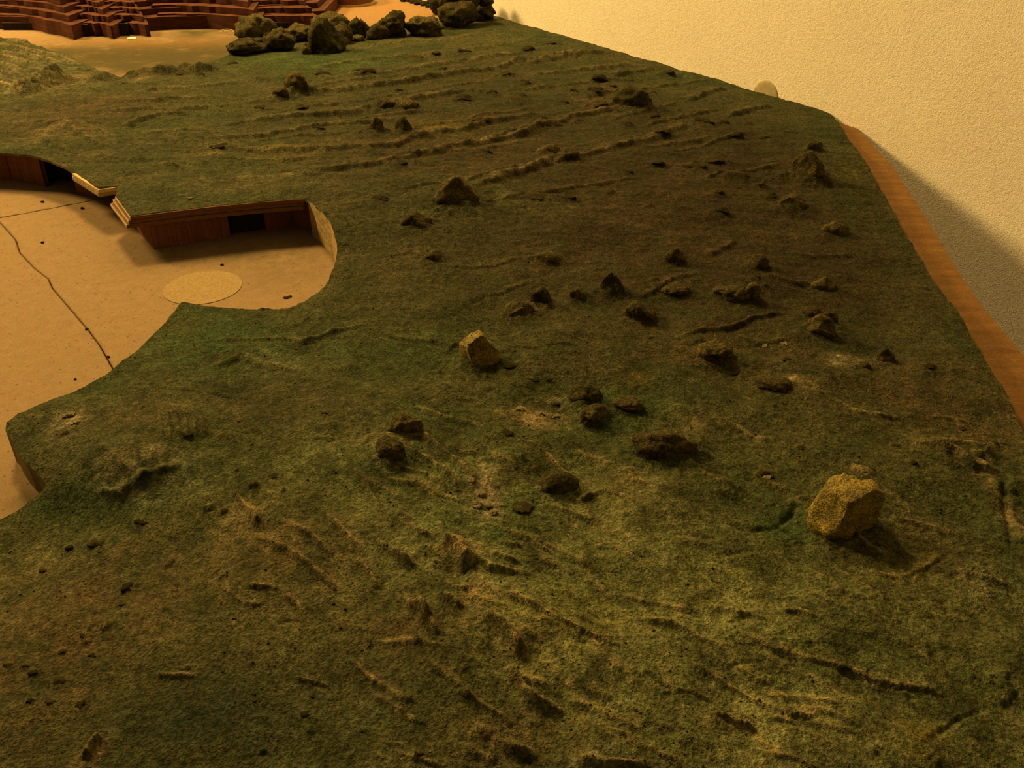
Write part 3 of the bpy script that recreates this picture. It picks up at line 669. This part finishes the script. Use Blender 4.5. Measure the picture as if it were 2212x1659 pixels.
pB = shift(s2, (gap * .9, gap * .5))[::-1] + shift(s1[1:], (gap * .6, -gap)) + [np.array([-0.3, 1.5]), np.array([-0.15, 1.3]), np.array([-0.15, 0.9])]
pC = shift(s2, (-gap * .9, -gap * .5)) + [np.array([-0.35, 0.55]), np.array([-0.6, 0.4]), np.array([-1.6, 0.9])] + [np.array(s1[0]) + np.array((0, -gap))]
def spray(x, y, items, col, base):
    c = np.repeat(base[None], len(x), axis=0); nz = fbm(x * 14, y * 14, 4, 61.0); nf = fbm(x * 90, y * 90, 3, 63.0)
    for u, v, rx, ry, pc, k in items:
        p = un(u, v); m = mpp(p); el = CAMZ / np.linalg.norm(p - np.array([0, 0, CAMZ]))
        q = ((x - p[0]) / (rx * m)) ** 2 + ((y - p[1]) / (ry * m / el)) ** 2
        wg = np.clip(k * np.exp(-q) * (1 + 0.5 * nz + 0.4 * nf), 0, 1)[:, None]
        c = c * (1 - wg) + pc * wg
    return np.concatenate([c, np.ones((len(x), 1))], axis=1)
SPR = [(330,116,300,34,OSG,1.3),(200,118,160,20,OSG,.7),(420,135,260,26,OSG,1.0),(220,140,120,20,OSG,.6),(520,110,120,30,OSG,.6),(480,70,110,14,OSG,.25),(850,20,220,40,ORG,.6),(640,60,150,20,OSG,.3),(300,90,260,12,ORG,.3),(420,70,46,9,OSG,.8),
       (470,545,170,30,OSG,.4),(620,570,90,50,OSG,.3),(330,560,60,25,OSG,.25),(80,1080,70,30,OSG,.5),(700,20,60,20,ORG,.5),(170,410,60,16,OSG,.35)]
for P, sp in ((pA, 0.011), (pB, 0.004), (pC, 0.004)):
    P = np.array(P); mn, mx = P.min(axis=0), P.max(axis=0)
    gx = np.arange(mn[0] - sp, mx[0] + 2 * sp, sp); gy = np.arange(mn[1] - sp, mx[1] + 2 * sp, sp)
    GX, GY = np.meshgrid(gx, gy)
    px, py, PF, prim = clipped_grid(GX, GY, P)
    col = spray(px, py, SPR, None, TAN)
    n = len(px); V = np.concatenate([np.stack([px, py, np.zeros(n)], 1), np.stack([px, py, np.full(n, TZ)], 1)])
    SFq = np.stack([prim[:, 1], prim[:, 0], prim[:, 0] + n, prim[:, 1] + n], axis=1)
    link('panel', np_mesh('panel', V, np.concatenate([PF, SFq]), np.concatenate([col, col])), M_TAN, plaza)

def ellipse_disc(name, c, r, z0, z1, mat, seg=48):
    me = prism_mesh(name, [(r * math.cos(2 * math.pi * k / seg), r * math.sin(2 * math.pi * k / seg)) for k in range(seg)], z0, z1, 0.0002)
    o = link(name, me, mat); o.location = (c[0], c[1], 0)
    return o
pc = un(438, 621)
o = ellipse_disc('plaza_disc', pc, 0.0515, 0.0, 0.0007, M_PALE)
tag(o, 'pale round disc lying flat on the tan plaza', 'disc')
def pebble_mesh(name, seed, sub=1):
    random.seed(seed); bm = bmesh.new(); bmesh.ops.create_icosphere(bm, subdivisions=sub, radius=1.0)
    for v in bm.verts:
        k = 1 + 0.45 * mnoise.noise(v.co * 1.3 + Vector((seed * 3.7, 0, 0))); v.co *= k
        v.co.z *= 0.7
    me = bpy.data.meshes.new(name); bm.to_mesh(me); bm.free(); return me

# ------------------------------------------------------------------ sunken building with plywood roof on the plaza
hall = tag(empty('sunken_pavilion', tuple(un(460, 515))), 'long low brown building with dark doorway under the green layered roof', 'model building')
wp = [un(u, v)[:2] for u, v in [(296,498),(333,539),(499,511),(577,499),(633,484),(633,484),(690,500)]]
WT = 0.0405
link('wall_panel', panel_mesh('wall_panel', wp[0], wp[1], 0, WT, 0.006), M_TERRA2, hall)
front_wall = link('wall_panel', panel_mesh('wall_panel', wp[1], wp[2], 0, WT, 0.006), M_TERRA2, hall)
link('lintel', panel_mesh('lintel', wp[2], wp[3], WT - 0.0035, WT, 0.006), M_TERRA2, front_wall)
link('wall_panel', panel_mesh('wall_panel', wp[3], wp[4], 0, WT, 0.005), M_TERRA2, hall)
link('wall_panel', panel_mesh('wall_panel', wp[5], wp[6], 0, WT, 0.005), M_TERRA2, hall)
dn = np.array([0.002, 0.009])
o = link('doorway_recess', panel_mesh('doorway_recess', wp[2] + dn - np.array([.01, 0]), wp[3] + dn + np.array([-.002, 0]), 0, WT, 0.004), M_DARK, front_wall)  # near-black panel stands in for the shade inside
o['label'] = 'back of the open doorway, painted dark for its shade'
def roof_layer(z0, z1, front, mat, par):
    pts = [un(u, v, z1)[:2] for u, v in front]
    o = link('roof_layer', prism_mesh('roof_layer', [tuple(p) for p in pts], z0, z1, 0.0005), M_PLY_SHADE, par)
    o.data.materials.append(M_PLY)
    for f in o.data.polygons:
        if f.normal.x < -0.45: f.material_index = 1  # lamp-side faces pale, other faces keep the painted-in shade
    return o
zt = 0.0575
for z0, z1, fr in [(0.0410, 0.0464, [(238,440),(273,486),(360,475),(450,464),(560,453),(655,446),(640,395),(300,395)]),
                   (0.0468, 0.0520, [(243,431),(277,477),(360,466),(450,455),(560,444),(657,437),(640,392),(300,392)]),
                   (0.0524, 0.0572, [(248,424),(281,469),(360,459),(450,448),(560,437),(659,430),(640,388),(300,388)])]:
    o = roof_layer(z0, z1, fr, M_PLY if z0 < 0.05 else M_PLY_SHADE, hall)

# second building at the left edge of the plaza
hall2 = tag(empty('sunken_hall', tuple(un(60, 395))), 'orange-brown curved wall with dark opening under the turf at left frame edge', 'model building')
q = [un(u, v)[:2] for u, v in [(-160,400),(-60,389),(27,389),(78,398),(103,404),(166,416),(206,424)]]
for i, m_ in ((0, M_TERRA2), (1, M_TERRA2), (2, M_TERRA2), (3, M_TERRA2)):
    link('wall_panel', panel_mesh('wall_panel', q[i], q[i + 1] - (q[i + 1] - q[i]) * 0.012, 0, 0.0525, 0.005), m_, hall2)
o = link('opening_recess', panel_mesh('opening_recess', q[4] + np.array([0, .035]), q[5] + np.array([.01, .045]), 0, 0.052, 0.004), M_DARK, hall2)  # bay shade given by a near-black back panel
o['label'] = 'back of the open bay, painted dark for its shade'
link('wall_panel', panel_mesh('wall_panel', q[4], q[4] + np.array([.004, .035]), 0, 0.052, 0.004), M_DARK, hall2)  # side of the bay, coloured dark as its inner shade
link('wall_panel', panel_mesh('wall_panel', q[5], q[6], 0, 0.044, 0.005), M_TERRA2, hall2)
o = link('roof_layer', prism_mesh('roof_layer', [tuple(un(u, v, 0.057)[:2]) for u, v in [(155,374),(212,410),(256,404),(235,372)]], 0.0515, 0.0568, 0.0005), M_PLY, hall2)
o = link('roof_layer', prism_mesh('roof_layer', [tuple(un(u, v, 0.051)[:2]) for u, v in [(155,381),(212,417),(254,411),(235,372)]], 0.0445, 0.0510, 0.0005), M_CUT, hall2)

# ------------------------------------------------------------------ terraced terracotta building at the back
cliff = tag(empty('terraced_building', tuple(un(330, 84))), 'red-brown terraced building of stacked scalloped layers at the back left', 'model building')
cus = [un(u, v)[:2] for u, v in [(-330,62),(-90,76),(165,85),(247,85),(326,79),(566,74),(692,62)]]
LZ = [0.0, 0.036, 0.052, 0.066, 0.079, 0.096, 0.112, 0.130, 0.15]
rng = random.Random(5); FRONT0 = []
for k in range(len(LZ) - 1):
    off = np.array([-0.032, 0.052]) * max(0, k - 0) * (0.8 if k < 3 else 0.75)
    for i in range(len(cus) - 1):
        a, b = cus[i] + off, cus[i + 1] + off
        L = np.linalg.norm(b - a); nrm = np.array([-(b - a)[1], (b - a)[0]]) / L
        if nrm[1] < 0: nrm = -nrm
        depth = min(0.11, 0.30 * L + 0.02)
        front = []
        nseg = 18
        for s in range(nseg + 1):
            t = s / nseg
            back_off = depth * ((1 - t) ** 0.8 * (0.72 + 0.28 * math.cos(t * 2.2))) * (0.9 if k else 1.0) + depth * 0.35 * math.sin(math.pi * t)
            wv = 0.016 * mnoise.noise(Vector((t * 5 + i * 3.1, k * 2.7, 0.3))) + 0.007 * mnoise.noise(Vector((t * 19 + i, k * 5.1, 1.3)))
            front.append(tuple(a + (b - a) * t + nrm * (back_off + wv)))
        ex = (b - a) / L * 0.004
        pts = front + [tuple(b + nrm * 0.34 - ex), tuple(a + nrm * 0.34 + ex)]
        zf = (1.0, 1.06, 0.97, 0.9, 1.12, 0.95)[i]
        if k == 0: FRONT0 += front
        me = prism_mesh('layer', pts, LZ[k] * zf + (0.0004 if k else 0), LZ[k + 1] * zf - 0.0004, 0)
        link('layer', me, M_TERRA, cliff)
for k in range(len(LZ) - 1):
    off = np.array([-0.032, 0.052]) * k * (0.8 if k < 3 else 0.75)
    nn = np.array([-(cus[-1] - cus[0])[1], (cus[-1] - cus[0])[0]]); nn = nn / np.linalg.norm(nn)
    if nn[1] < 0: nn = -nn
    fr = [tuple(c + off + nn * (0.085 + 0.01 * ((i * 7) % 3))) for i, c in enumerate(cus)]
    link('core_slab', prism_mesh('core_slab', fr + [tuple(cus[-1] + off + nn * 0.4), tuple(cus[0] + off + nn * 0.4)], LZ[k], LZ[k + 1] - 0.001), M_TERRA, cliff)
# doorways in the ground storey: near-black blocks in place of their inner shade
def proj_u(p): return 1106.0 + FPX * p[0] / depth_at(p[0], p[1], 0.0)
fu = np.array([proj_u(p) for p in FRONT0])
for u, wpx, hh in [(186,17,0.031), (268,24,0.032), (404,14,0.028), (40,64,0.020), (612,62,0.016)]:
    pts = []
    for uu in (u - wpx / 2, u + wpx / 2):
        j = int(np.argmin([abs(f - uu) + (0 if 0 < q_ < len(fu) - 1 else 50) for q_, f in enumerate(fu)]))
        pts.append(np.array(FRONT0[j]))
    yc = min(p[1] for p in pts); m = depth_at(0, yc, 0) / FPX; xc = (u - 1106.0) * m
    hw = wpx * m / 2
    link('opening_shade_block', prism_mesh('opening_shade_block', [(xc - hw, yc - 0.003), (xc + hw, yc - 0.003), (xc + hw, yc + 0.05), (xc - hw, yc + 0.05)], 0.0005, hh, 0.0008), M_DARK, cliff)

# round hut behind, and rubble bank
hut_c = un(757, 6); hut_r = 50 * mpp(hut_c)
hut = tag(empty('round_hut', (hut_c[0], hut_c[1], 0)), 'pinkish round drum standing on orange ground at the top edge', 'model building')
sgm = 40
link('drum', prism_mesh('drum', [(hut_c[0] + hut_r * math.cos(2 * math.pi * k / sgm), hut_c[1] + hut_r * math.sin(2 * math.pi * k / sgm)) for k in range(sgm)], 0, 0.045, 0.001), M_TERRA2, hut)
link('base_ring', prism_mesh('base_ring', [(hut_c[0] + hut_r * 1.06 * math.cos(2 * math.pi * k / sgm), hut_c[1] + hut_r * 1.06 * math.sin(2 * math.pi * k / sgm)) for k in range(sgm)], 0, 0.006, 0.001), M_PLY, hut)
dp = un(721, 9)
link('doorway', prism_mesh('doorway', [(dp[0] - .016, dp[1] - .03), (dp[0] + .016, dp[1] - .03), (dp[0] + .016, dp[1] + .05), (dp[0] - .016, dp[1] + .05)], 0, 0.03, 0.001), M_DARK, hut)  # added dark block standing for the shadow at the drum's left

# ------------------------------------------------------------------ rocks
def rock_mesh(name, seed, dims, sub=4, blocky=5, rough=0.22, cone=0.0):
    r = random.Random(seed)
    cut = [((-.9, -.36, .3), .62), ((.42, -.88, .12), .60), ((-.12, -.12, 1), .68), ((-.8, .5, .2), .7), ((.5, .8, .1), .7)] if blocky == 99 else []
    if cut: blocky = 0
    bm = bmesh.new(); bmesh.ops.create_icosphere(bm, subdivisions=sub, radius=1.0)
    planes = []
    for _ in range(blocky):
        n = Vector((r.uniform(-1, 1), r.uniform(-1, 1), r.uniform(-0.5, 1))).normalized(); planes.append((n, r.uniform(0.62, 0.85)))
    planes += [(Vector(n_).normalized(), c_) for n_, c_ in cut]
    so = Vector((seed * 1.37, seed * 0.71, seed * 2.3))
    for v in bm.verts:
        p = v.co.copy()
        for n, c in planes:
            d = p.dot(n) - c
            if d > 0: p -= n * d * 0.92
        k = 1 + rough * mnoise.noise(p * 1.1 + so) + rough * 0.5 * mnoise.noise(p * 2.6 + so) + rough * 0.4 * mnoise.noise(p * 5 + so) + rough * 0.3 * mnoise.noise(p * 11 + so)
        p *= k
        if cone: 
            q = max(0.0, min(1.0, (p.z + 1) / 2)); s = 1 - cone * q * q
            p.x *= s; p.y *= s
        v.co = Vector((p.x * dims[0], p.y * dims[1], p.z * dims[2]))
    me = bpy.data.meshes.new(name); bm.to_mesh(me); bm.free()
    me.polygons.foreach_set('use_smooth', np.ones(len(me.polygons), dtype=bool))
    return me
def add_rock(name, u, v, wpx, hpx, label, mat=M_CLUMP, seed=1, blocky=4, cone=0.0, dep=0.8, rot=None, sink=0.58, z=None, group='stones glued on the slope', cat='rock', rough=0.24):
    """u, v: foot of the rock in the picture; wpx, hpx its seen width and height"""
    p = ground(u, v) if z is None else un(u, v, z)
    m = mpp(p); wd_ = wpx * m / 2; hh = hpx * m * 0.94
    vz_ = hh / (2 - sink) / 0.95
    me = rock_mesh(name, seed, (wd_ * 1.08, wd_ * dep, vz_), 4 if wpx > 55 else 3, blocky, rough, cone)
    o = link(name, me, mat)
    o.location = (p[0], p[1] + wd_ * dep * 0.7, (p[2] if z is None else z) + vz_ * (1 - sink) - 0.001)
    if z is None:
        zz = float(height(np.array([o.location.x]), np.array([o.location.y]), False)[0]); o.location.z = min(zz, p[2] + 0.004) + vz_ * (1 - sink) - 0.001
    o.rotation_euler = (0, 0, random.Random(seed).uniform(-0.5, 0.5) if rot is None else rot)
    return tag(o, label, cat, group)
G2 = 'foam rocks along the back rim'; G3 = 'rocks of the pile by the wall'
for rk in ROCKS: add_rock(*rk)
# rocks on the back rim
def K(u, v, wpx, hpx, label, mat, seed, blocky=4, cone=0.0, z=0.004, dep=0.8, rot=None, g=G2, rough=0.36): 
    return add_rock('rim_rock', u, v, wpx, hpx, label, mat, seed, blocky, cone, dep, rot, 0.15, z, g, 'rock', rough)
K(552,92,80,58,'round pale olive rock at the left end of the rim row',M_ROCKL,61,1)
K(530,118,86,32,'low wedge rock in front of the round rim rock',M_ROCK,62,4)
K(600,110,66,48,'dark rock leaning right of the round rim rock',M_ROCKD,63,4,0.3)
K(645,88,58,32,'small pale rock behind the gap in the rim row',M_ROCKL,64,3)
K(712,82,90,46,'long pale sloping rock behind the tall pointed rim rock',M_ROCKL,65,4,0.2)
K(698,120,92,70,'tall pointed dark green rock at the front of the rim row',M_ROCK,66,5,0.5)
K(738,98,46,44,'dark block touching the right of the pointed rim rock',M_ROCKD,67,5)
K(775,84,56,44,'triangular olive rock in the middle of the rim row',M_ROCK,68,5,0.4)
K(815,88,52,32,'low dark green rock right of the triangular rim rock',M_ROCKD,69,4,0.2)
K(850,84,62,54,'square olive rock with dark front face in the rim row',M_ROCK,70,7)
K(915,82,76,42,'long brown-green rock at the right end of the rim row',M_CLUMP,71,5)
K(770,92,34,16,'small pale stone at the foot of the triangular rim rock',M_ROCKL,72,3)
K(662,120,24,28,'tiny pale stone left of the pointed rim rock',M_ROCKL,73,3)
K(985,62,76,56,'large dark front rock of the pile by the wall',M_ROCKD,81,5,0.0,0.008,0.8,None,G3)
K(1034,46,60,54,'right-hand dark rock of the pile by the wall',M_ROCK,82,5,0.0,0.008,0.8,None,G3)
K(948,32,40,42,'left-hand pale-topped rock of the pile by the wall',M_ROCK,83,5,0.0,0.002,0.8,None,G3)
o = K(1005,22,76,46,'upper rock of the pile by the wall, cut by the frame',M_ROCK,84,5,0.0,0.05,0.7,None,G3)
o = K(1048,14,36,26,'small knob jutting right from the top of the pile',M_ROCKD,85,4,0.0,0.055,0.7,None,G3)

# rubble bank beyond the rocks
bank = tag(empty('rubble_bank', tuple(un(905, 12))), 'low bank of small tan stones left of the rock pile', 'rubble')
pm = [pebble_mesh('stone', s, 2) for s in range(5)]
for m_ in pm: m_.materials.append(M_ROCKL); m_.polygons.foreach_set('use_smooth', np.ones(len(m_.polygons), dtype=bool))
r = random.Random(3)
for k in range(46):
    t = k / 45.0
    u = 866 + t * 84 + r.uniform(-6, 6); v = 2 + t * 20 - r.uniform(0, 14)
    p = un(u, v); s = r.uniform(0.006, 0.011)
    o = bpy.data.objects.new('stone', pm[k % 5]); C.objects.link(o); o.parent = bank
    o.location = Vector((p[0], p[1], s * 0.45)) - Vector(bank.location); o.scale = (s, s, s); o.rotation_euler = (r.uniform(-.4, .4), r.uniform(-.4, .4), r.uniform(0, 6))

# small clumps of plaster stuck to the relief (parts of it)
cm = []
for s in range(8):
    m_ = pebble_mesh('plaster_clump', s + 20, 3)
    for v in m_.vertices:
        v.co = v.co * (1 + 0.3 * mnoise.noise(v.co * 3.0 + Vector((s * 5.0, 1, 2))))
    m_.materials.append(M_CLUMP if s % 2 else M_ROCKD); m_.polygons.foreach_set('use_smooth', np.ones(len(m_.polygons), dtype=bool)); cm.append(m_)
r = random.Random(9)
for k, (u, v, wpx, hpx) in enumerate(CL):
    p = ground(u, v); m = mpp(p); sx = wpx * m * 0.5; sz = hpx * m * 0.62
    o = bpy.data.objects.new('plaster_clump', cm[k % 8]); C.objects.link(o); o.parent = terrain
    o.location = Vector((p[0], p[1] + sx * 0.3, p[2] + sz * 0.22)) - Vector(terrain.location)
    o.scale = (sx, sx * r.uniform(0.6, 0.9), sz); o.rotation_euler = (r.uniform(-.15, .15), r.uniform(-.15, .15), r.uniform(-0.4, 0.4))

M_GLOSS, nt_, b_ = nmat('glossy_pale_plaster')
v_ = coords(nt_); nt_.links.new(ramp(nt_, noise_n(nt_, v_, 160, 3), [(0.35, (0.10, 0.085, 0.03)), (0.65, (0.26, 0.21, 0.1))]), b_.inputs['Base Color'])
b_.inputs['Roughness'].default_value = 0.22; b_.inputs['Specular IOR Level'].default_value = 0.6
bump(nt_, b_, noise_n(nt_, v_, 300, 4), 0.6, 0.003)
gm = []
for s in range(4):
    m_ = pebble_mesh('glossy_flake', s + 60, 3)
    for v in m_.vertices: v.co = v.co * (1 + 0.5 * mnoise.noise(v.co * 2.5 + Vector((s * 4.0, 3, 2))))
    m_.materials.append(M_GLOSS); m_.polygons.foreach_set('use_smooth', np.ones(len(m_.polygons), dtype=bool)); gm.append(m_)
r = random.Random(12)
for k, (u, v, wpx, hpx) in enumerate([(1190,862,22,6),(1205,858,16,6),(1125,880,20,6),(1165,888,16,6),(1200,895,14,5),(1150,900,26,6),(1020,1042,20,10),(1035,1065,26,12),(1050,1085,30,14),(1062,1102,24,10),(1030,1092,16,8),(1642,1020,16,8),(1656,1030,18,7),(470,318,16,5),(455,322,14,4),(488,322,12,4),(145,895,24,10),(160,912,20,8),(1045,800,14,6),(1065,803,12,5),(1090,800,14,6),(1690,745,22,5),(1650,745,20,5),(410,428,14,4)]):
    p = ground(u, v); m = mpp(p); sx = wpx * m * 0.5; sz = hpx * m * 0.6
    o = bpy.data.objects.new('glossy_flake', gm[k % 4]); C.objects.link(o); o.parent = terrain
    o.location = Vector((p[0], p[1] + sx * 0.3, p[2] + sz * 0.2)) - Vector(terrain.location)
    o.scale = (sx, sx * r.uniform(0.6, 1.0), sz); o.rotation_euler = (r.uniform(-.3, .3), r.uniform(-.3, .3), r.uniform(-1, 1))

# loose sand grains glued in the paint: too small to count
r = np.random.RandomState(4)
ng = 5000
gy = 0.36 + 1.3 * r.rand(ng) ** 1.5; gx = (r.rand(ng) * 2 - 1) * (0.85 * gy + 0.3) * 0.58
ok = inside(gx, gy, POLYR) & (fbm(gx * 5, gy * 5, 3, 71.0) > -0.15); gx, gy = gx[ok], gy[ok]
gz = height(gx, gy); n = len(gx); gs = (0.0005 + 0.0010 * r.rand(n) ** 4)
oct_v = np.array([(1, 0, 0), (-1, 0, 0), (0, 1, 0), (0, -1, 0), (0, 0, 1), (0, 0, -1)], float)
oct_f = np.array([(0, 2, 4), (2, 1, 4), (1, 3, 4), (3, 0, 4), (2, 0, 5), (1, 2, 5), (3, 1, 5), (0, 3, 5)])
V = (oct_v[None] * (0.7 + 0.6 * r.rand(n, 6, 1)) * gs[:, None, None] + np.stack([gx, gy, gz + gs * 0.2], 1)[:, None]).reshape(-1, 3)
Fg = (oct_f[None] + (np.arange(n) * 6)[:, None, None]).reshape(-1, 3)
o = link('sand_grains', np_mesh('sand_grains', V, Fg), M_CLUMP, terrain); o['kind'] = 'stuff'

# ------------------------------------------------------------------ small things by the back building
p = un(285, 83)
o = link('paper_scrap', prism_mesh('paper_scrap', [(-.012, -.01), (.009, -.014), (.014, .006), (.002, .014), (-.011, .008)], 0.0, 0.0012), M_PAPER)
o.location = (p[0], p[1], 0.0004); o.rotation_euler = (0.0, 0.0, 0.5); tag(o, 'small white scrap on the ground before the terraced building', 'scrap')
wire = tag(empty('wire_arches', tuple(un(490, 78))), 'two thin pale arched wires left of the round rim rock', 'wire')
for dy in (0.0, 0.028):
    a = un(474, 71 - dy * 100); b = un(517, 77 - dy * 100); bm = bmesh.new(); prev = None
    for k in range(17):
        t = k / 16; q_ = a + (b - a) * t; zc = 0.0012 + 0.009 * math.sin(math.pi * t)
        ring = [bm.verts.new((q_[0], q_[1] + 0.001 * math.cos(an), zc + 0.001 * math.sin(an))) for an in (0, 1.05, 2.09, 3.14, 4.19, 5.24)]
        if prev:
            for j in range(6): bm.faces.new((prev[j], ring[j], ring[(j + 1) % 6], prev[(j + 1) % 6]))
        prev = ring
    me = bpy.data.meshes.new('arch'); bm.to_mesh(me); bm.free()
    link('arch', me, M_PLY, wire)
# dark crumbs dropped on the plaza
r = random.Random(8)
crumb = [pebble_mesh('crumb', s, 1) for s in range(3)]
for m_ in crumb: m_.materials.append(M_DARK)
for k, (u, v, s, lab) in enumerate([(92,735 - 210,3,'elongated dark crumb at the kink of the plaza seam'),(188,712,3,'dark crumb on the lower plaza seam'),(234,772,3,'dark crumb where the plaza seam meets the turf'),(480,573,3,'dark crumb between pavilion and pale disc'),
        (92,437,3,'dark crumb in front of the curved hall wall'),(178,451,3,'dark crumb near the pavilion corner'),(163,820,2.5,'tiny dark crumb by the lower plaza rim')]):
    p = un(u, v); m = mpp(p)
    o = bpy.data.objects.new('crumb', crumb[k % 3]); C.objects.link(o); o.location = (p[0], p[1], s * m * 0.6); o.scale = (s * m * 1.5, s * m * 1.2, s * m)
    tag(o, lab, 'crumb', 'dark crumbs on the plaza')
